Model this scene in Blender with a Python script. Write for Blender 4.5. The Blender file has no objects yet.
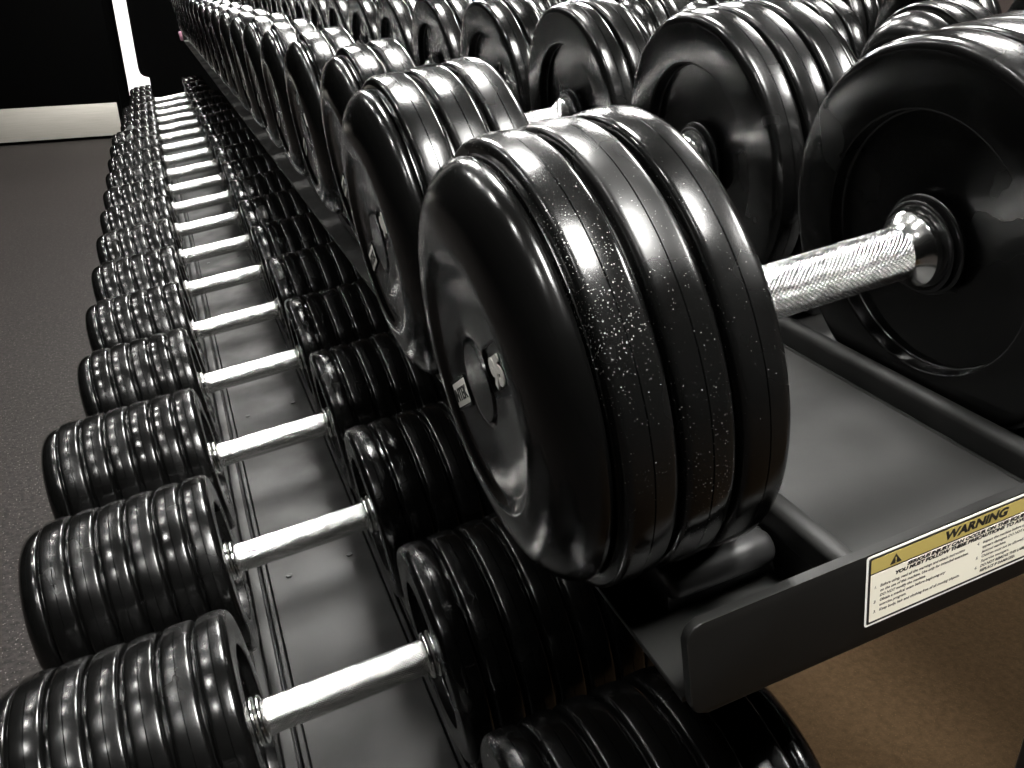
import bpy, bmesh, math, random
from mathutils import Matrix, Vector
random.seed(4)
C = bpy.context.scene.collection
PI = math.pi
TILT = math.radians(8)
ROT = (0, -TILT, 0)
MT = Matrix.Rotation(-TILT, 4, 'Y')

def W(u, v, w):                       # shelf frame (u across, v along, w up from the tilted shelf) to world
    return MT @ Vector((u, v, w))

# ------------------------------------------------------------------ materials
def nodes(name):
    m = bpy.data.materials.new(name); m.use_nodes = True
    nt = m.node_tree
    return m, nt, nt.nodes['Principled BSDF']

def plain(name, col, rough=.5, metal=0, spec=.5, coat=0):
    m, nt, b = nodes(name)
    b.inputs['Base Color'].default_value = (*col, 1)
    b.inputs['Roughness'].default_value = rough
    b.inputs['Metallic'].default_value = metal
    b.inputs['Specular IOR Level'].default_value = spec
    b.inputs['Coat Weight'].default_value = coat
    return m

def ramp(nt, a, b, ca, cb):
    r = nt.nodes.new('ShaderNodeValToRGB')
    r.color_ramp.elements[0].position = a; r.color_ramp.elements[1].position = b
    r.color_ramp.elements[0].color = ca; r.color_ramp.elements[1].color = cb
    return r

def g(x): return (x, x, x, 1)

def rubber(name, base=.010, r0=.16, r1=.42, dust=0.0, spec=.6):
    m, nt, b = nodes(name)
    L = nt.links.new
    tc = nt.nodes.new('ShaderNodeTexCoord')
    oi = nt.nodes.new('ShaderNodeObjectInfo')
    ad = nt.nodes.new('ShaderNodeVectorMath'); ad.operation = 'ADD'
    sc = nt.nodes.new('ShaderNodeVectorMath'); sc.operation = 'SCALE'; sc.inputs['Scale'].default_value = 7
    cx = nt.nodes.new('ShaderNodeCombineXYZ')
    L(oi.outputs['Random'], cx.inputs[0]); L(oi.outputs['Random'], cx.inputs[1]); L(cx.outputs[0], sc.inputs[0])
    L(tc.outputs['Object'], ad.inputs[0]); L(sc.outputs[0], ad.inputs[1])
    n = nt.nodes.new('ShaderNodeTexNoise'); n.inputs['Scale'].default_value = 22; n.inputs['Detail'].default_value = 3; n.inputs['Roughness'].default_value = .5
    L(ad.outputs[0], n.inputs['Vector'])
    r = ramp(nt, .30, .75, g(r0), g(r1)); L(n.outputs['Fac'], r.inputs[0]); L(r.outputs[0], b.inputs['Roughness'])
    n3 = nt.nodes.new('ShaderNodeTexNoise'); n3.inputs['Scale'].default_value = 1300; n3.inputs['Detail'].default_value = 2
    L(ad.outputs[0], n3.inputs['Vector'])
    n4 = nt.nodes.new('ShaderNodeTexNoise'); n4.inputs['Scale'].default_value = 9; n4.inputs['Detail'].default_value = 2
    L(ad.outputs[0], n4.inputs['Vector'])
    mm = nt.nodes.new('ShaderNodeMath'); mm.operation = 'MULTIPLY_ADD'; mm.inputs[1].default_value = .35; 
    L(n4.outputs['Fac'], mm.inputs[0]); L(n3.outputs['Fac'], mm.inputs[2])
    lo = (.90 if dust else 1.2)
    rr = ramp(nt, lo, lo + .03, (base, base, base * .97, 1), (.35, .35, .34, 1)); L(mm.outputs[0], rr.inputs[0])
    L(rr.outputs[0], b.inputs['Base Color'])
    b.inputs['Specular IOR Level'].default_value = spec
    n2 = nt.nodes.new('ShaderNodeTexNoise'); n2.inputs['Scale'].default_value = 45; n2.inputs['Detail'].default_value = 3
    L(ad.outputs[0], n2.inputs['Vector'])
    bp = nt.nodes.new('ShaderNodeBump'); bp.inputs['Strength'].default_value = .05; bp.inputs['Distance'].default_value = .002
    L(n2.outputs['Fac'], bp.inputs['Height']); L(bp.outputs[0], b.inputs['Normal'])
    return m

def knurl(name, strength, rough):
    m, nt, b = nodes(name)
    L = nt.links.new
    b.inputs['Base Color'].default_value = (.93, .93, .91, 1); b.inputs['Metallic'].default_value = 1; b.inputs['Roughness'].default_value = rough
    tc = nt.nodes.new('ShaderNodeTexCoord'); sp = nt.nodes.new('ShaderNodeSeparateXYZ'); L(tc.outputs['Object'], sp.inputs[0])
    def M(op, a, bb=None, c=None):
        n = nt.nodes.new('ShaderNodeMath'); n.operation = op
        for i, v in enumerate((a, bb, c)):
            if v is None: continue
            if isinstance(v, (int, float)): n.inputs[i].default_value = v
            else: L(v, n.inputs[i])
        return n.outputs[0]
    ang = M('ARCTAN2', sp.outputs['Y'], sp.outputs['Z'])
    a = M('MULTIPLY', ang, 38.0); x = M('MULTIPLY', sp.outputs['X'], 2500.0)
    s1 = M('SINE', M('ADD', a, x)); s2 = M('SINE', M('SUBTRACT', a, x))
    h = M('MINIMUM', s1, s2)
    ax = M('ABSOLUTE', sp.outputs['X'])
    mask = M('LESS_THAN', ax, .0615)
    h2 = M('MULTIPLY', h, mask)
    bp = nt.nodes.new('ShaderNodeBump'); bp.inputs['Strength'].default_value = strength; bp.inputs['Distance'].default_value = .00075
    L(h2, bp.inputs['Height']); L(bp.outputs[0], b.inputs['Normal'])
    return m

def powder(name, base, r0, r1, scale=16, spec=.5, bump=.05):
    m, nt, b = nodes(name); L = nt.links.new
    tc = nt.nodes.new('ShaderNodeTexCoord')
    n = nt.nodes.new('ShaderNodeTexNoise'); n.inputs['Scale'].default_value = scale; n.inputs['Detail'].default_value = 4
    L(tc.outputs['Object'], n.inputs['Vector'])
    r = ramp(nt, .35, .65, g(r0), g(r1)); L(n.outputs['Fac'], r.inputs[0]); L(r.outputs[0], b.inputs['Roughness'])
    n2 = nt.nodes.new('ShaderNodeTexNoise'); n2.inputs['Scale'].default_value = 1500; n2.inputs['Detail'].default_value = 1
    L(tc.outputs['Object'], n2.inputs['Vector'])
    c = ramp(nt, .3, .75, (*[x * .9 for x in base], 1), (*[x * 1.15 for x in base], 1)); L(n2.outputs['Fac'], c.inputs[0]); L(c.outputs[0], b.inputs['Base Color'])
    bp = nt.nodes.new('ShaderNodeBump'); bp.inputs['Strength'].default_value = bump; bp.inputs['Distance'].default_value = .0005
    L(n2.outputs['Fac'], bp.inputs['Height']); L(bp.outputs[0], b.inputs['Normal'])
    b.inputs['Specular IOR Level'].default_value = spec
    return m

def floor_mat(name, c0, c1, speck, lo, s=260, rough=.6, spec=.12):
    m, nt, b = nodes(name); L = nt.links.new
    tc = nt.nodes.new('ShaderNodeTexCoord')
    n = nt.nodes.new('ShaderNodeTexNoise'); n.inputs['Scale'].default_value = 90; n.inputs['Detail'].default_value = 8; n.inputs['Roughness'].default_value = .7
    L(tc.outputs['Object'], n.inputs['Vector'])
    r = ramp(nt, .35, .65, (*c0, 1), (*c1, 1)); L(n.outputs['Fac'], r.inputs[0])
    v = nt.nodes.new('ShaderNodeTexNoise'); v.inputs['Scale'].default_value = s; v.inputs['Detail'].default_value = 1
    L(tc.outputs['Object'], v.inputs['Vector'])
    r2 = ramp(nt, lo, lo + .05, g(0), g(1)); L(v.outputs['Fac'], r2.inputs[0])
    mx = nt.nodes.new('ShaderNodeMixRGB'); mx.inputs[2].default_value = (*speck, 1)
    L(r2.outputs[0], mx.inputs[0]); L(r.outputs[0], mx.inputs[1]); L(mx.outputs[0], b.inputs['Base Color'])
    b.inputs['Roughness'].default_value = rough; b.inputs['Specular IOR Level'].default_value = spec
    bp = nt.nodes.new('ShaderNodeBump'); bp.inputs['Strength'].default_value = .4; bp.inputs['Distance'].default_value = .002
    L(n.outputs['Fac'], bp.inputs['Height']); L(bp.outputs[0], b.inputs['Normal'])
    return m

M_RUB = rubber('black_urethane', .0022, .13, .32, spec=.36)
M_RUBD = rubber('black_urethane_dusty', base=.003, r0=.13, r1=.36, dust=.02, spec=.34)
M_CAP = rubber('black_urethane_cap', .0022, .13, .28, spec=.34)
M_GROM = plain('black_grommet', (.01, .01, .01), .25)
M_KN = knurl('knurled_steel', 1.0, .24)
M_KN2 = knurl('fine_knurled_steel', .38, .24)
M_STEEL = plain('polished_steel', (.9, .9, .88), .16, 1)
M_TRAY = powder('black_powder_coat', (.0105, .0105, .010), .34, .66, scale=9, spec=.30)
M_PLATE = powder('black_powder_coat_fine', (.006, .006, .0057), .36, .5, spec=.3)
M_SAD = plain('black_nylon', (.014, .014, .014), .38)
M_SCREW = plain('dark_screw', (.004, .004, .004), .4)
M_WHITE = plain('label_white', (.83, .82, .76), .4)
M_INK = plain('label_ink', (.012, .011, .01), .45)
M_YEL = plain('label_yellow', (.42, .33, .10), .4)
M_CREAM = plain('label_cream', (.78, .74, .62), .45)
M_LET = plain('white_lettering', (.88, .86, .80), .35)
M_DOOR = plain('black_door', (.0003, .0003, .0003), .8, spec=.02)
M_WALL = plain('black_wall', (.0003, .0003, .0003), .9, spec=.02)
M_BWALL = plain('brown_wall', (.012, .005, .0025), .8)
M_CEIL = plain('dark_ceiling', (.006, .006, .006), .9)
M_TRIM = plain('white_trim', (.9, .9, .88), .45)
M_FLOOR = floor_mat('rubber_floor', (.003, .0025, .0023), (.026, .0222, .0205), (.19, .175, .165), .68)
M_BFLOOR = floor_mat('brown_floor', (.014, .0088, .0045), (.024, .0150, .0080), (.036, .024, .013), .66, 500, .95, .02)
M_PINK = plain('pink_plastic', (.30, .15, .20), .35)

def kick_mat():
    m, nt, b = nodes('brushed_kickplate'); L = nt.links.new
    tc = nt.nodes.new('ShaderNodeTexCoord'); mp = nt.nodes.new('ShaderNodeMapping'); mp.inputs['Scale'].default_value = (3, 3, 400)
    n = nt.nodes.new('ShaderNodeTexNoise'); n.inputs['Scale'].default_value = 2
    L(tc.outputs['Object'], mp.inputs[0]); L(mp.outputs[0], n.inputs['Vector'])
    r = ramp(nt, .3, .7, (.26, .25, .22, 1), (.34, .32, .29, 1)); L(n.outputs['Fac'], r.inputs[0]); L(r.outputs[0], b.inputs['Base Color'])
    b.inputs['Metallic'].default_value = .35; b.inputs['Roughness'].default_value = .5
    return m
M_KICK = kick_mat()

def emit(name, s, col=(1, .985, .95)):
    m, nt, b = nodes(name)
    b.inputs['Base Color'].default_value = (.8, .8, .8, 1)
    b.inputs['Emission Color'].default_value = (*col, 1); b.inputs['Emission Strength'].default_value = s
    return m

# ------------------------------------------------------------------ mesh helpers
def link(name, me, mat, parent=None, loc=(0, 0, 0), rot=(0, 0, 0)):
    if not me.materials: me.materials.append(mat)
    o = bpy.data.objects.new(name, me); C.objects.link(o)
    o.location = loc; o.rotation_euler = rot
    if parent: o.parent = parent
    return o

def mesh_from(bm, name, smooth=True, angle=40):
    bmesh.ops.recalc_face_normals(bm, faces=bm.faces)
    me = bpy.data.meshes.new(name); bm.to_mesh(me); bm.free()
    if smooth:
        for p in me.polygons: p.use_smooth = True
        me.set_sharp_from_angle(angle=math.radians(angle))
    return me

def lathe(name, prof, seg=96, angle=40):
    """revolve [(x, r)...] about the X axis; ends with r==0 close"""
    bm = bmesh.new(); rings = []
    for x, r in prof:
        if r < 1e-6: rings.append([bm.verts.new((x, 0, 0))])
        else: rings.append([bm.verts.new((x, r * math.sin(2 * PI * i / seg), r * math.cos(2 * PI * i / seg))) for i in range(seg)])
    for a, b in zip(rings, rings[1:]):
        for i in range(seg):
            j = (i + 1) % seg
            if len(a) == 1 and len(b) > 1: bm.faces.new((a[0], b[i], b[j]))
            elif len(b) == 1 and len(a) > 1: bm.faces.new((a[i], a[j], b[0]))
            elif len(a) > 1: bm.faces.new((a[i], a[j], b[j], b[i]))
    return mesh_from(bm, name, True, angle)

def arc(cx, cr, rad, a0, a1, n=5):
    return [(cx + rad * math.cos(math.radians(a0 + (a1 - a0) * i / n)), cr + rad * math.sin(math.radians(a0 + (a1 - a0) * i / n))) for i in range(n + 1)]

def bevel_box(name, dims, bev=.002, seg=2, center=(0, 0, 0)):
    bm = bmesh.new(); bmesh.ops.create_cube(bm, size=1)
    for v in bm.verts: v.co = Vector((v.co.x * dims[0] + center[0], v.co.y * dims[1] + center[1], v.co.z * dims[2] + center[2]))
    if bev: bmesh.ops.bevel(bm, geom=bm.edges[:], offset=bev, segments=seg, affect='EDGES', profile=.5)
    return mesh_from(bm, name, bool(bev), 35)

def extrude_poly(name, pts, axis, a, b, bev=0, angle=30):
    """closed polygon pts in the plane across axis, extruded from a to b along axis ('x','y','z')"""
    bm = bmesh.new()
    def P(p, t):
        if axis == 'x': return (t, p[0], p[1])
        if axis == 'y': return (p[0], t, p[1])
        return (p[0], p[1], t)
    v0 = [bm.verts.new(P(p, a)) for p in pts]; v1 = [bm.verts.new(P(p, b)) for p in pts]
    f0 = bm.faces.new(v0); f1 = bm.faces.new(v1[::-1])
    n = len(pts)
    for i in range(n): bm.faces.new((v0[i], v1[i], v1[(i + 1) % n], v0[(i + 1) % n]))
    if bev:
        bmesh.ops.bevel(bm, geom=list({e for f in (f0, f1) for e in f.edges}), offset=bev, segments=3, affect='EDGES', profile=.5)
    return mesh_from(bm, name, True, angle)

def round_rect(x0, x1, y0, y1, r, n=5):
    pts = []
    for cx, cy, a in ((x1 - r, y1 - r, 0), (x0 + r, y1 - r, 90), (x0 + r, y0 + r, 180), (x1 - r, y0 + r, 270)):
        for i in range(n + 1):
            t = math.radians(a + 90 * i / n); pts.append((cx + r * math.cos(t), cy + r * math.sin(t)))
    return pts

def text_mesh(name, body, size, bold=0, shear=0, sx=1, extrude=.0, align='LEFT'):
    cu = bpy.data.curves.new(name, 'FONT'); cu.body = body; cu.size = size; cu.offset = bold; cu.shear = shear
    cu.extrude = extrude; cu.align_x = align; cu.resolution_u = 3
    ob = bpy.data.objects.new('tmp', cu); C.objects.link(ob)
    dg = bpy.context.evaluated_depsgraph_get(); dg.update()
    me = bpy.data.meshes.new_from_object(ob.evaluated_get(dg))
    bpy.data.objects.remove(ob); me.materials.clear()
    for v in me.vertices: v.co.x *= sx
    return me

def tag(o, label=None, cat=None, group=None, kind=None):
    if label: o['label'] = label
    if cat: o['category'] = cat
    if group: o['group'] = group
    if kind: o['kind'] = kind
    return o

def empty(name, loc, rot=(0, 0, 0)):
    o = bpy.data.objects.new(name, None); C.objects.link(o); o.location = loc; o.rotation_euler = rot
    o.empty_display_size = .05
    return o

# ------------------------------------------------------------------ dumbbell parts (axis = local X, left head grows to -X)
PW = .0244                                            # width of one plate

def plate_profile(r, w=PW, inner=False, core=.012):
    """one rubber plate from x=0 (towards the grip) to x=-w: rounded shoulders, slightly crowned tread, a fine mould seam"""
    x0, x1 = -.0001, -w + .0001
    s = .0038; rc = r - .0005                         # shoulder radius, tread edge radius
    p = [(x0, core)]
    if inner:                                         # the inner face: shallow dish with a raised rim
        rr = r * .665
        p = [(x0 - .009, core), (x0 - .009, rr - .002)] + arc(x0 - .007, rr - .002, .002, 180, 90, 4)[1:]
        p += arc(x0 - .0015, rr + .0015, .0015, -90, 0, 3)[1:]
        p += [(x0, r - .008)] + arc(x0 - .0065, rc - .0065, .0065, 0, 90, 7)
        a0 = x0 - .0065
    else:
        p += [(x0, r - .0065), (x0 - .0009, r - .0065), (x0 - .0011, r - .005)] + arc(x0 - .0011 - s, rc - s, s, 0, 90, 5)[1:]
        a0 = x0 - .0011 - s
    m = -w / 2; b0 = x1 + .0011 + s
    def crown(x):
        e = a0 if x > m else b0
        t = (x - m) / (e - m); return rc + .0005 * (1 - t * t)
    p += [(x, crown(x)) for x in (a0 + (m - a0) * .35, a0 + (m - a0) * .7, m + .0008)] + [(m + .0003, r), (m, r - .0005), (m - .0003, r)]
    p += [(x, crown(x)) for x in (m - .0008, b0 + (m - b0) * .7, b0 + (m - b0) * .35)]
    p += arc(b0, rc - s, s, 90, 180, 5)[:-1] + [(x1 + .0011, r - .005), (x1 + .0009, r - .0065), (x1, r - .0065), (x1, core)]
    p += [p[0]]
    return p

def cap_profile(r, t=.0220, step=.0066, dish=.0034):
    """outer end cap: big soft dome rolling over into a smoothly dished face with a central boss"""
    rc = r - step
    p = [(-.0001, .012), (-.0001, rc - .003), (-.0010, rc - .001), (-.003, rc)]
    rim = rc * .64
    n = 14
    for i in range(1, n + 1):
        a = PI / 2 * i / n
        p.append((-.003 - (t - .003) * math.sin(a), rim + (rc - rim) * math.cos(a)))
    r2 = rim - .0085
    for i in range(1, 9):
        q = i / 8; p.append((-t + dish * (.5 - .5 * math.cos(PI * q)), rim + (r2 - rim) * q))
    p += [(-t + dish, .0225)]
    p += [(-t + dish + .0004, .0212), (-t + dish + .0024, .0205), (-t + dish + .0024, .0190), (-t + dish - .0004, .0180), (-t + dish - .0004, 0)]
    return p

def flat_cap_profile(r, t=.020):
    rc = r - .004
    p = [(-.0001, .012), (-.0001, rc - .002), (-.0015, rc - .0004), (-.003, rc)]
    for i in range(1, 8):
        a = PI / 2 * i / 7
        p.append((-.003 - (t - .003) * math.sin(a), rc * .80 + rc * .20 * math.cos(a)))
    p += [(-t + .004, rc * .72), (-t + .004, .02), (-t + .006, .019), (-t + .006, 0)]
    return p

mesh_cache = {}
def cached(key, fn):
    if key not in mesh_cache: mesh_cache[key] = fn()
    return mesh_cache[key]

def seg_for(far): return (160, 96, 48)[far]

def grip_mesh(L):
    r = .0137; h = L / 2
    return lathe('grip', [(-h, .004), (-h, r * 1.00)] + [(-h + .008, r), (-h + .0085, r), (h - .0085, r), (h - .008, r), (h, r), (h, .004)], 64)

def flange_mesh():                                    # polished steel flare where the grip meets the head
    return lathe('collar', [(-.0005, .0145), (-.0005, .0185), (.0006, .0195), (.004, .0197), (.0052, .0188), (.0075, .0160), (.0105, .0143), (.0118, .01375), (.0118, .0130)], 64)

def grommet_mesh():
    return lathe('grommet', [(-.0062, .014)] + [(-.0062, .0255)] + arc(-.0045, .0250, .0022, 60, -20, 4) + [(-.0022, .0228)] + arc(-.0005, .0228, .0018, 60, -60, 4) + [(.0012, .0190), (.0012, .014)], 64)

def double_ring_mesh():                               # lower row: two slim bright rings
    p = [(-.0062, .0140), (-.0062, .0168)] + arc(-.0035, .0165, .0024, 150, 30, 6) + [(-.0010, .0150)] + arc(.0015, .0160, .0024, 150, 30, 6) + [(.0046, .0137), (.0046, .0130)]
    return lathe('collar', p, 48)

def make_dumbbell(L, r, n, far, style, captype, dusty=False, text=None, capt=.0220):
    root = empty('dumbbell', (0, 0, 0), ROT)
    sg = seg_for(far)
    zc = r                                            # axis height above the empty at the base
    def part(name, me, mat, x=0, flip=False):
        return link(name, me, mat, root, (x, 0, zc), (0, 0, PI if flip else 0))
    part('grip', cached(('grip', L), lambda: grip_mesh(L)), M_KN if style == 'upper' else M_KN2)
    for s in (-1, 1):
        flip = s > 0
        x = s * L / 2
        if style == 'upper':
            part('collar', cached('flange', flange_mesh), M_STEEL, x - s * .002, flip)
            part('grommet', cached('grom', grommet_mesh), M_GROM, x, flip)
        else:
            part('collar', cached('dring', double_ring_mesh), M_STEEL, x, flip)
        for i in range(n):
            me = cached(('pl', r, i == 0, far, dusty and s < 0), lambda: lathe('weight_plate', plate_profile(r, PW, i == 0), sg))
            part('weight_plate', me, M_RUBD if (dusty and s < 0) else M_RUB, x + s * i * PW, flip)
        cm = cached(('cap', r, captype, far, capt), lambda: lathe('end_cap', cap_profile(r, capt) if captype == 'dome' else flat_cap_profile(r), sg, 50))
        c = part('end_cap', cm, M_CAP, x + s * n * PW, flip)
        if text and s < 0:
            add_badges(c, capt, text, 31)
    return root

def badge_frame(hx, hy, r):
    """thin raised rim with a sunken black field"""
    bm = bmesh.new()
    o = round_rect(-hx, hx, -hy, hy, r, 4); i = round_rect(-hx + .0013, hx - .0013, -hy + .0013, hy - .0013, max(r - .001, .0004), 4)
    def ring(p, z): return [bm.verts.new((x, y, z)) for x, y in p]
    L_ = [ring(o, -.0004), ring(o, .0008), ring([((a[0] * 2 + b[0]) / 3, (a[1] * 2 + b[1]) / 3) for a, b in zip(o, i)], .0012), ring([((a[0] + 2 * b[0]) / 3, (a[1] + 2 * b[1]) / 3) for a, b in zip(o, i)], .0012), ring(i, .0008), ring(i, .0001)]
    n = len(o)
    for p, q in zip(L_, L_[1:]):
        for k in range(n): bm.faces.new((p[k], p[(k + 1) % n], q[(k + 1) % n], q[k]))
    bm.faces.new(L_[-1])
    return mesh_from(bm, 'badge', True, 40)

CAPT, DISH = .0220, .0034
def add_badges(cap, t, num, rot):
    """logo plaque and numeral on the dished face, on either side of the boss, lettering facing outwards (-X)"""
    xf = -t + DISH
    R = (Matrix(((0, 0, -1), (-1, 0, 0), (0, 1, 0)))).to_4x4() @ Matrix.Rotation(math.radians(rot), 4, 'Z')
    def at(o, x, y, lift): o.matrix_local = Matrix.Translation((xf - lift, 0, 0)) @ R @ Matrix.Translation((x, y, 0))
    at(link('badge', cached('badge_a', lambda: badge_frame(.0198, .0080, .0022)), M_CAP, cap), -.0418, 0, 0)
    at(link('badge', cached('badge_b', lambda: badge_frame(.0150, .0120, .0050)), M_CAP, cap), .0400, 0, 0)
    at(link('plaque', cached('plaque', lambda: extrude_poly('plaque', round_rect(-.0180, .0180, -.0060, .0060, .0008), 'z', 0, .0005, .0001)), M_LET, cap), -.0418, 0, .0002)
    at(link('lettering', cached('tx_logo', lambda: text_mesh('lettering', 'INTEK', .0090, .00015, 0, 1.15, .0002, 'CENTER')), M_INK, cap), -.0418, -.0033, .0008)
    at(link('lettering', cached('tx' + num, lambda: text_mesh('lettering', num, .0165, .0009, 0, .95, .0004, 'CENTER')), M_LET, cap), .0400, -.0060, .0008)

def place(root, uc, v, wc, r, spin=0):
    p = W(uc, v, wc - r)
    root.location = p
    return root

# ------------------------------------------------------------------ lower row
LOW_L = .135; SP = .2172
lower_r = [.0915, .0885, .0880, .0860, .0830, .0825, .0820, .0815, .0810] + [.0805] * 5 + [.078] * 4 + [.075] * 6
lower_n = [6, 6, 6, 6, 5, 5, 5, 5, 5, 5, 5, 5, 5, 5, 4, 4, 4, 3, 3, 3, 3, 3]
ORD = ['zeroth', 'first', 'second', 'third', 'fourth', 'fifth', 'sixth', 'seventh', 'eighth', 'ninth', 'tenth', 'eleventh', 'twelfth',
       'thirteenth', 'fourteenth', 'fifteenth', 'sixteenth', 'seventeenth', 'eighteenth', 'nineteenth', 'twentieth', 'twenty-first', 'twenty-second', 'twenty-third']
NL = 20
def word(n): return {2: 'two', 3: 'three', 4: 'four', 5: 'five', 6: 'six'}[n]
for k in range(NL):
    r = lower_r[k]; n = lower_n[k]
    o = make_dumbbell(LOW_L, r, n, 0 if k < 3 else (1 if k < 9 else 2), 'lower', 'flat')
    place(o, LOW_L / 2, (k - 1) * SP, 0, r)
    if k == 0:
        lab = 'lower-shelf dumbbell nearest the camera, mostly cut off by the bottom of the photo'
    elif k == 1:
        lab = 'black ribbed lower-shelf dumbbell with the lowest visible chrome grip in the photo'
    elif k < NL - 3:
        lab = 'black lower-shelf dumbbell whose chrome grip is the %s counted upward from the photo bottom' % ORD[k]
    else:
        lab = 'small lower-shelf dumbbell at the far end, %s' % {NL - 3: 'third from the end wall', NL - 2: 'second from the end wall', NL - 1: 'closest of all to the end wall'}[k]
    tag(o, lab, 'dumbbell', 'dumbbells on the lower shelf')

# ------------------------------------------------------------------ upper row
UP_L = .1535; U0 = .2513; UC = U0 + UP_L / 2; SU = .2185; V0 = -.2007
upper = [  # r, plates, axis height
    (.1030, 3, .3238), (.1000, 3, .3295), (.0985, 2, .3300), (.0980, 2, .3300), (.0975, 2, .3300), (.0970, 2, .330)] + [(.0960, 2, .330)] * 14
NU = 20
for k in range(NU):
    r, n, wc = upper[k]
    tx = None
    if k < 10:
        tx = ['95', '90', '85', '80', '75', '70', '65', '60', '55', '50'][k]
    o = make_dumbbell((.1492 if k == 0 else .1455), r, n, 0 if k < 3 else (1 if k < 8 else 2), 'upper', 'dome', dusty=(k == 0), text=tx, capt=CAPT if k == 0 else .0195)
    place(o, UC + (.0013 if k == 0 else .0045), V0 + k * SU, wc, r)
    if k == 0: lab = 'largest black dumbbell, in the foreground on the upper shelf beside the warning sticker'
    elif k == NU - 1: lab = 'tiny black dumbbell at the very far end of the upper shelf'
    else: lab = 'glossy black dumbbell on the upper shelf, %s behind the large foreground one' % ORD[k]
    tag(o, lab, 'dumbbell', 'dumbbells on the upper shelf')

# ------------------------------------------------------------------ racks
FLOOR = -.50
VP0 = -.3050                                          # near end of the upper shelf
def saddle_mesh(base):
    """plastic cradle: concave top between two rounded lips, built around the head axis at (0,0)"""
    R = .1066; h0 = .0515; out = .058
    pts = [(-out, base)]
    def top(y): return -math.sqrt(R * R - y * y)
    yl = -h0; zl = top(yl)
    pts += [(-out, zl - .0125)]
    cy, cz, rad = -h0 - .0072, zl - .0042, .0088
    for i in range(0, 9):
        t = math.radians(250 - 215 * i / 8); pts.append((cy + rad * math.cos(t), cz + rad * math.sin(t)))
    left = pts[:]
    mid = [(y, top(y) ) for y in [-.045 + .09 * i / 12 for i in range(13)]]
    right = [(-p[0], p[1]) for p in left[::-1]]
    return extrude_poly('saddle', left + mid + right, 'x', -.028, .028, .0050, 50)
SAD = saddle_mesh(-.1413)
SADU = saddle_mesh(-.1192)

def u_profile_tray(u0, u1, s0, s1, w, v0, v1, drop=.018, seams=True):
    """pressed steel tray: low outer gutters that carry the saddles, a raised level centre strip with two deep narrow seams each side"""
    h = w - .014; g0 = w - drop
    def side(s):
        return [(s - .0182, g0), (s - .0182, w), (s - .0075, w), (s - .0075, h), (s - .0042, h), (s - .0042, w + .0022), (s - .0036, w + .0028), (s - .0002, w + .0028), (s + .0004, w + .0022), (s + .0004, h), (s + .0022, h), (s + .0022, w + .0012), (s + .0026, w + .0016)]
    left = side(s0) if seams else side(s0)[:2] + [(s0 - .0072, w), (s0 - .0072, w + .0012), (s0 - .0060, w + .0012), (s0 - .0052, w)]
    right = [(s0 + s1 - p[0], p[1]) for p in left[::-1]]
    top = [(u0, g0 - .003), (u0, g0 - .0005), (u0 + .0005, g0)] + left + right + [(u1 - .0005, g0), (u1, g0 - .0005), (u1, g0 - .003)]
    return extrude_poly('tray', top, 'y', v0, v1, 0, 30)

def tube_mesh(uc, w0, w1, v0, v1, half=.0055, rad=.0050):
    return extrude_poly('rail', round_rect(uc - half, uc + half, w0, w1, rad, 5), 'y', v0, v1, 0, 40)

def end_plate_mesh(u0, u1, w0, w1, v, t=.005):
    return extrude_poly('end_plate', round_rect(u0, u1, w0, w1, .0075, 6), 'y', v - t, v, .0008, 30)

def saddles(rack, centres, ua, ub, me=None):
    for (v, w) in centres:
        for u in (ua, ub):
            s = bpy.data.objects.new('saddle', me or SAD); C.objects.link(s); s.parent = rack
            s.location = (u, v, w)
SAD.materials.append(M_SAD); SADU.materials.append(M_SAD)

rack = empty('dumbbell_rack', (0, 0, 0), ROT)
tag(rack, 'long black steel two-shelf rack with a warning sticker on its near end', 'rack')
VE = 4.13                                             # far end of the shelves
# upper shelf
S0, S1, WU = .2915, .3855, .2350
link('upper_tray', u_profile_tray(.1965, .532, S0, S1, WU - .0015, VP0, VE, .0230, False), M_TRAY, rack)
link('rail', tube_mesh(S0 - .0135, WU - .004, .2503, VP0, VE, .0055), M_TRAY, rack)
link('rail', tube_mesh(S1 + .0120, WU - .004, .2503, VP0, VE, .0055), M_TRAY, rack)
link('end_plate', end_plate_mesh(.1980, .545, .2019, .2506, VP0), M_PLATE, rack)
link('end_plate', end_plate_mesh(.1980, .545, .2019, .2506, VE + .005), M_PLATE, rack)
saddles(rack, [(V0 + k * SU, .3262 if k == 0 else .330) for k in range(NU)], .2430, .4890, SADU)
# lower shelf
T0, T1, WL = .0165, .1360, -.120
VL0 = -.34
link('lower_tray', u_profile_tray(-.085, .238, T0, T1, WL - .0015, VL0, VE + .1), M_TRAY, rack)
link('rail', tube_mesh(T0 - .0140, WL - .004, WL + .006, VL0, VE + .1, .0058, .0018), M_TRAY, rack)
link('rail', tube_mesh(T1 + .0140, WL - .004, WL + .006, VL0, VE + .1, .0058, .0018), M_TRAY, rack)
link('end_plate', end_plate_mesh(-.085, .24, WL - .026, WL + .022, VL0), M_PLATE, rack)
saddles(rack, [((k - 1) * SP, 0) for k in range(NL)], -.044, .188)
# screws in the centre strips
sc = lathe('screw', [(-.0002, 0), (-.0002, .0030), (.0004, .0036), (.0012, .0030), (.0014, .0012), (.0010, 0)], 16)
for v in [.331 + .4355 * i for i in range(9)]:
    for u in (.0395, .1105):
        link('screw', sc, M_SCREW, rack, (u, v, WL + .0005), (0, -PI / 2, 0))
for v in [.50 + .437 * i for i in range(8)]:
    for u in (.308, .369):
        link('screw', sc, M_SCREW, rack, (u, v, WU + .0005), (0, -PI / 2, 0))
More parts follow.
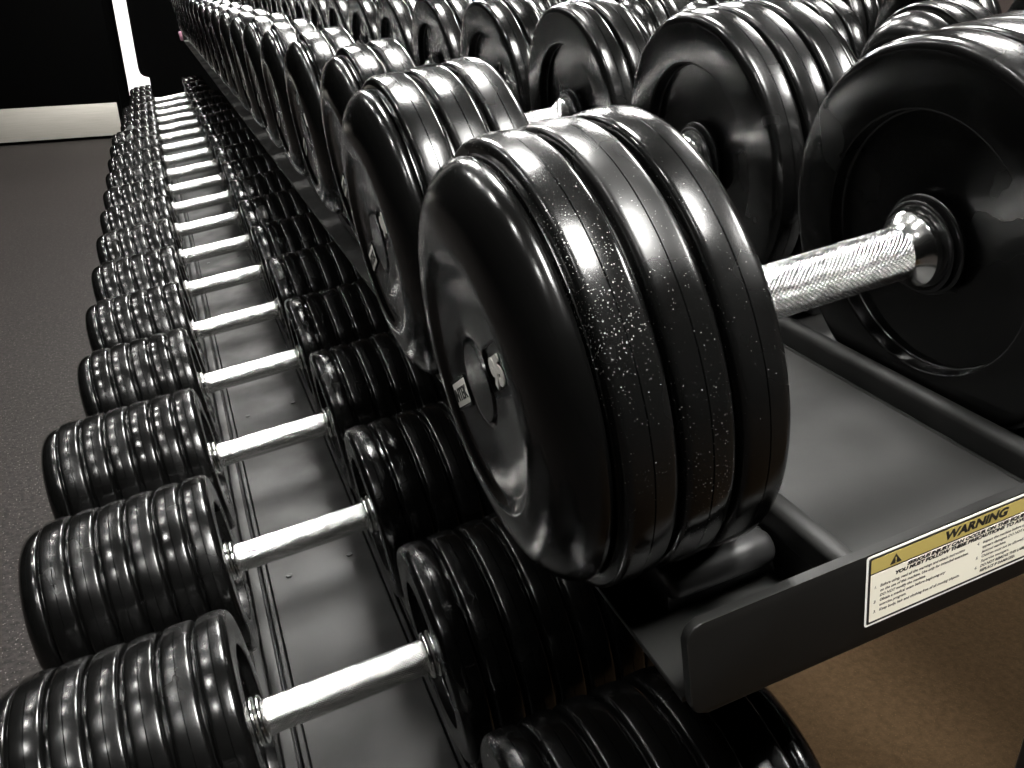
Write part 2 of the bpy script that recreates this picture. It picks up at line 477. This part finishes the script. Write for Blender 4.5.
# uprights, feet and cross members (below and behind the shelves, standing on the floor)
def world_part(name, me, mat):                        # mesh given in world coordinates, hung under the tilted rack
    o = link(name, me, mat, rack); o.matrix_parent_inverse = MT.inverted(); return o
for v in (.95, 2.4, 4.00):
    a = W(.44, v, .208)
    world_part('upright', extrude_poly('upright', round_rect(a.x - .03, a.x + .03, v - .03, v + .03, .006), 'z', FLOOR + .05, a.z), M_PLATE)
    b = W(.10, v, WL - .03)
    world_part('support_arm', bevel_box('support_arm', (a.x - b.x - .031, .05, .05), .004, 2, ((a.x - .031 + b.x) / 2, v, b.z - .03)), M_PLATE)
    world_part('foot', bevel_box('foot', (.72, .07, .05), .006, 2, (a.x - .22, v, FLOOR + .025)), M_PLATE)
# pink end piece at the far tip of the upper shelf
link('end_cap', bevel_box('end_cap', (.03, .03, .04), .006, 2, (.200, VE + .03, .228)), M_PINK, rack)['label'] = 'pink end piece'

# ------------------------------------------------------------------ warning sticker on the near end plate
# local frame: x along u, y up (w), facing the camera side (-v)
def lab_obj(name, me, mat, parent, u, w, lift):
    o = link(name, me, mat, parent)
    o.matrix_local = Matrix.Translation((u, VP0 - .005 - lift, w)) @ Matrix.Rotation(PI / 2, 4, 'X')
    return o
LU0, LU1, LW0, LW1 = .3028, .4285, .1843, .2262   # laid out, then scaled down onto the plate
LWd, LHt = LU1 - LU0, LW1 - LW0
def rr_mesh(name, x0, x1, y0, y1, r, th=.0002):
    return extrude_poly(name, round_rect(x0, x1, y0, y1, r, 4), 'z', 0, th)
lab = lab_obj('warning_label', rr_mesh('warning_label', 0, LWd, 0, LHt, .0016), M_WHITE, rack, .2833, .2113, 0)
lab.scale = (.9148, .9148, .9148)
def sub(name, me, mat, x, y, lift):
    o = link(name, me, mat, lab); o.location = (x, y, lift); return o
sub('border', rr_mesh('border', .0012, LWd - .0012, .0012, LHt - .0012, .001), M_INK, 0, 0, .00008)
sub('yellow_band', rr_mesh('yellow_band', .0025, LWd - .0025, LHt - .0104, LHt - .0025, .0003), M_YEL, 0, 0, .00016)
sub('text_panel', rr_mesh('text_panel', .0025, LWd - .0025, .0025, LHt - .0113, .0003), M_CREAM, 0, 0, .00016)
def lines(strings, x, y, size, lead, bold=0, shear=.25, sx=1, align='LEFT', nm='lettering', width=0):
    for i, s in enumerate(strings):
        me = text_mesh(nm, s, size, bold, shear, sx, .00003, align)
        if width and i == 0:
            xs = [v.co.x for v in me.vertices]; k = width / (max(xs) - min(xs))
        if width:
            for v in me.vertices: v.co.x *= k
        sub(nm, me, M_INK, x, y - i * lead, .0004)
cxl = LWd / 2
lines(['WARNING'], cxl, LHt - .0083, .0066, 0, .00032, .22, 1, 'CENTER', width=.0375)
# warning triangle
bm = bmesh.new(); vs = [bm.verts.new(p) for p in ((-.0034, 0, 0), (.0034, 0, 0), (0, .0056, 0))]; bm.faces.new(vs)
sub('warning_triangle', mesh_from(bm, 'warning_triangle', False), M_INK, .0163, LHt - .0094, .0004)
sub('exclamation_mark', text_mesh('exclamation_mark', '!', .0046, .0001, 0, 1, .00003, 'CENTER'), M_YEL, .0163, LHt - .0090, .0005)
lines(['SERIOUS INJURY CAN OCCUR ON THIS EQUIPMENT'], cxl, LHt - .0137, .0027, 0, .00016, .22, 1, 'CENTER', width=.0800)
lines(['YOU MUST FOLLOW THESE PRECAUTIONS TO AVOID INJURY'], cxl, LHt - .0163, .0027, 0, .00016, .22, 1, 'CENTER', width=.0940)
sm = .0023; ld = .0029
y0 = LHt - .0200
lines(['1.'], .0045, y0, sm, ld)
lines(['Before using, read all the warnings and obtain instruction', 'on the use of this machine. Use only for intended exercises.', 'DO NOT modify the machine.'], .0080, y0, sm, ld, .00002, .25, .93)
lines(['2.'], .0045, y0 - ld * 3.0, sm, ld)
lines(['Obtain a medical exam before beginning any', 'exercise program.'], .0080, y0 - ld * 3.0, sm, ld, .00002, .25, .93)
lines(['3.'], .0045, y0 - ld * 5.05, sm, ld)
lines(['Keep body, hair and clothing free of all moving objects.'], .0080, y0 - ld * 5.05, sm, ld, .00002, .25, .93)
x2 = LWd * .515
lines(['4.'], x2, y0, sm, ld)
lines(['Inspect the machine before use. DO NOT use if it', 'appears damaged. DO NOT attempt to fix a broken or', 'jammed machine.'], x2 + .0035, y0, sm, ld, .00002, .25, .93)
lines(['5.'], x2, y0 - ld * 3.0, sm, ld)
lines(['Children must not be allowed near this machine.', 'Supervise teenagers.'], x2 + .0035, y0 - ld * 3.0, sm, ld, .00002, .25, .93)
lines(['6.'], x2, y0 - ld * 5.05, sm, ld)
lines(['DO NOT REMOVE THIS LABEL.', 'REPLACE IF DAMAGED.'], x2 + .0035, y0 - ld * 5.05, sm, ld, .00006, .25, .93)

# ------------------------------------------------------------------ second rack behind, its dumbbells peep over the first
rack2 = empty('dumbbell_rack', (0, 0, 0), ROT)
tag(rack2, 'black rack standing behind the first, hidden except for its dumbbells', 'rack')
BU, BW, BV, BL = .848, .264, -.165, .1535
link('upper_tray', u_profile_tray(BU - .05, BU + .29, BU + .056, BU + .184, BW - .122, BV - .1, 3.2), M_TRAY, rack2)
link('rail', tube_mesh(BU + .0475, BW - .125, BW - .1, BV - .1, 3.2), M_TRAY, rack2)
link('rail', tube_mesh(BU + .1925, BW - .125, BW - .1, BV - .1, 3.2), M_TRAY, rack2)
NB = 12
saddles(rack2, [(BV + k * SU, BW) for k in range(NB)], BU, BU + .236)
for v in (0.0, 1.5, 3.0):
    a = W(BU + .12, v, BW - .125)
    o = link('upright', extrude_poly('upright', round_rect(a.x - .03, a.x + .03, v - .03, v + .03, .006), 'z', FLOOR, a.z), M_PLATE, rack2)
    o.matrix_parent_inverse = MT.inverted()
for k in range(NB):
    o = make_dumbbell(BL, .092, 2, 1 if k < 4 else 2, 'upper', 'dome', capt=.030)
    place(o, BU + .118, BV + k * SU, BW, .092)
    tag(o, 'glossy black dumbbell on the rear rack, its domed end showing above the upper shelf row', 'dumbbell', 'dumbbells on the rear rack')

# ------------------------------------------------------------------ the room
def slab(name, x0, x1, y0, y1, z0, z1, mat, bev=0):
    me = bevel_box(name, (x1 - x0, y1 - y0, z1 - z0), bev, 2, ((x0 + x1) / 2, (y0 + y1) / 2, (z0 + z1) / 2))
    o = link(name, me, mat); o['kind'] = 'structure'; return o
XL, XR, YB, YF, ZC = -4.2, 4.2, 6.36, -3.0, 2.15
slab('floor', XL, .12, YF, YB + .4, FLOOR - .05, FLOOR, M_FLOOR)
slab('floor', .12, XR, YF, YB + .4, FLOOR - .05, FLOOR, M_BFLOOR)
slab('ceiling', XL, XR, YF, YB + .4, ZC, ZC + .05, M_CEIL)
slab('wall_left', XL - .1, XL, YF, YB + .4, FLOOR, ZC, M_WALL)
slab('wall_right', XR, XR + .1, YF, YB + .4, FLOOR, ZC, M_BWALL)
slab('wall_front', XL, XR, YF - .1, YF, FLOOR, ZC, M_WALL)
slab('wall_back', XL, XR, YB, YB + .1, FLOOR, ZC, M_WALL)
door = slab('door_1', -1.22, -.225, YB - .04, YB - .001, FLOOR + .010, FLOOR + 2.05, M_DOOR, .002)
kp = link('kickplate', bevel_box('kickplate', (.90, .003, .212), .0008, 2, (-.700, YB - .0415, FLOOR + .128)), M_KICK, door)
kp['label'] = 'brushed steel kickplate'
tr = link('trim_1', extrude_poly('trim_1', [(-.158, FLOOR), (-.158, ZC), (-.076, ZC), (-.076, FLOOR + .44), (-.068, FLOOR + .405), (-.050, FLOOR + .388), (-.015, FLOOR + .378), (-.015, FLOOR)], 'y', YB - .05, YB - .001), M_TRIM)
tr['kind'] = 'structure'

# ------------------------------------------------------------------ ceiling lights
M_LAMP = emit('lamp_diffuser', 145)
M_FRAME = plain('lamp_frame', (.5, .5, .5), .5)
def lamp(x, y, sx, sy, lab_):
    t = empty('ceiling_light', (x, y, ZC))
    link('diffuser', bevel_box('diffuser', (sx, sy, .02), .002, 2, (0, 0, -.02)), M_LAMP, t)
    bm = bmesh.new()
    for (cx, cy, dx, dy) in ((sx / 2 + .015, 0, .03, sy + .06), (-sx / 2 - .015, 0, .03, sy + .06), (0, sy / 2 + .015, sx, .03), (0, -sy / 2 - .015, sx, .03)):
        m = bmesh.ops.create_cube(bm, size=1)
        for v in m['verts']: v.co = Vector((v.co.x * dx + cx, v.co.y * dy + cy, v.co.z * .035 - .0176))
    link('frame', mesh_from(bm, 'frame', False), M_FRAME, t)
    tag(t, lab_, 'ceiling light', 'ceiling lights')
for i, (x, y) in enumerate([(x, y) for x in (.30, 2.0) for y in (-.8, 1.2, 3.2, 5.2)]):  # farthest panels are added to brighten the far end of the upper tray
    lamp(x, y, .42, .60, 'rectangular ceiling light panel above the racks, out of the picture')
M_SPOT = emit('downlight_bulb', 300)
ring_me = lathe('trim_ring', [(0, .066), (-.012, .066), (-.012, .082), (0, .086), (0, .066)], 40)
disc_me = lathe('bulb', [(-.001, 0), (-.008, .03), (-.004, .064), (0, .064), (0, 0)], 40)
for y in (-.9, .1, 1.1, 2.1, 3.1):
    t = empty('downlight', (-1.0, y, ZC))
    link('bulb', disc_me, M_SPOT, t, (0, 0, -.001), (0, -PI / 2, 0)); link('trim_ring', ring_me, M_FRAME, t, (0, 0, 0), (0, -PI / 2, 0))
    tag(t, 'small round ceiling downlight over the aisle, out of the picture', 'downlight', 'downlights over the aisle')

w = bpy.data.worlds.new('world'); bpy.context.scene.world = w; w.use_nodes = True
w.node_tree.nodes['Background'].inputs[0].default_value = (.5, .5, .5, 1)
w.node_tree.nodes['Background'].inputs[1].default_value = .006

# ------------------------------------------------------------------ camera
cam = bpy.data.cameras.new('camera'); co = bpy.data.objects.new('camera', cam); C.objects.link(co)
cam.sensor_width = 36; cam.lens = 900 / 1024 * 36; cam.clip_start = .01
ya, pi_, ro = [math.radians(a) for a in (16.772, 27.317, -9.469)]
cy, sy, cp, sp_, cr, sr = math.cos(ya), math.sin(ya), math.cos(pi_), math.sin(pi_), math.cos(ro), math.sin(ro)
F = Vector((sy * cp, cy * cp, -sp_)); Rr = Vector((cy, -sy, 0)); U = Rr.cross(F)
R2 = cr * Rr + sr * U; U2 = -sr * Rr + cr * U
m3 = Matrix((R2, U2, -F)).transposed()
co.matrix_world = MT @ (Matrix.Translation((.07394, -.5457, .5042)) @ m3.to_4x4())
S = bpy.context.scene; S.camera = co
S.view_settings.view_transform = 'Standard'; S.view_settings.look = 'None'
S.view_settings.exposure = 0; S.view_settings.gamma = 1; S.view_settings.use_curve_mapping = False
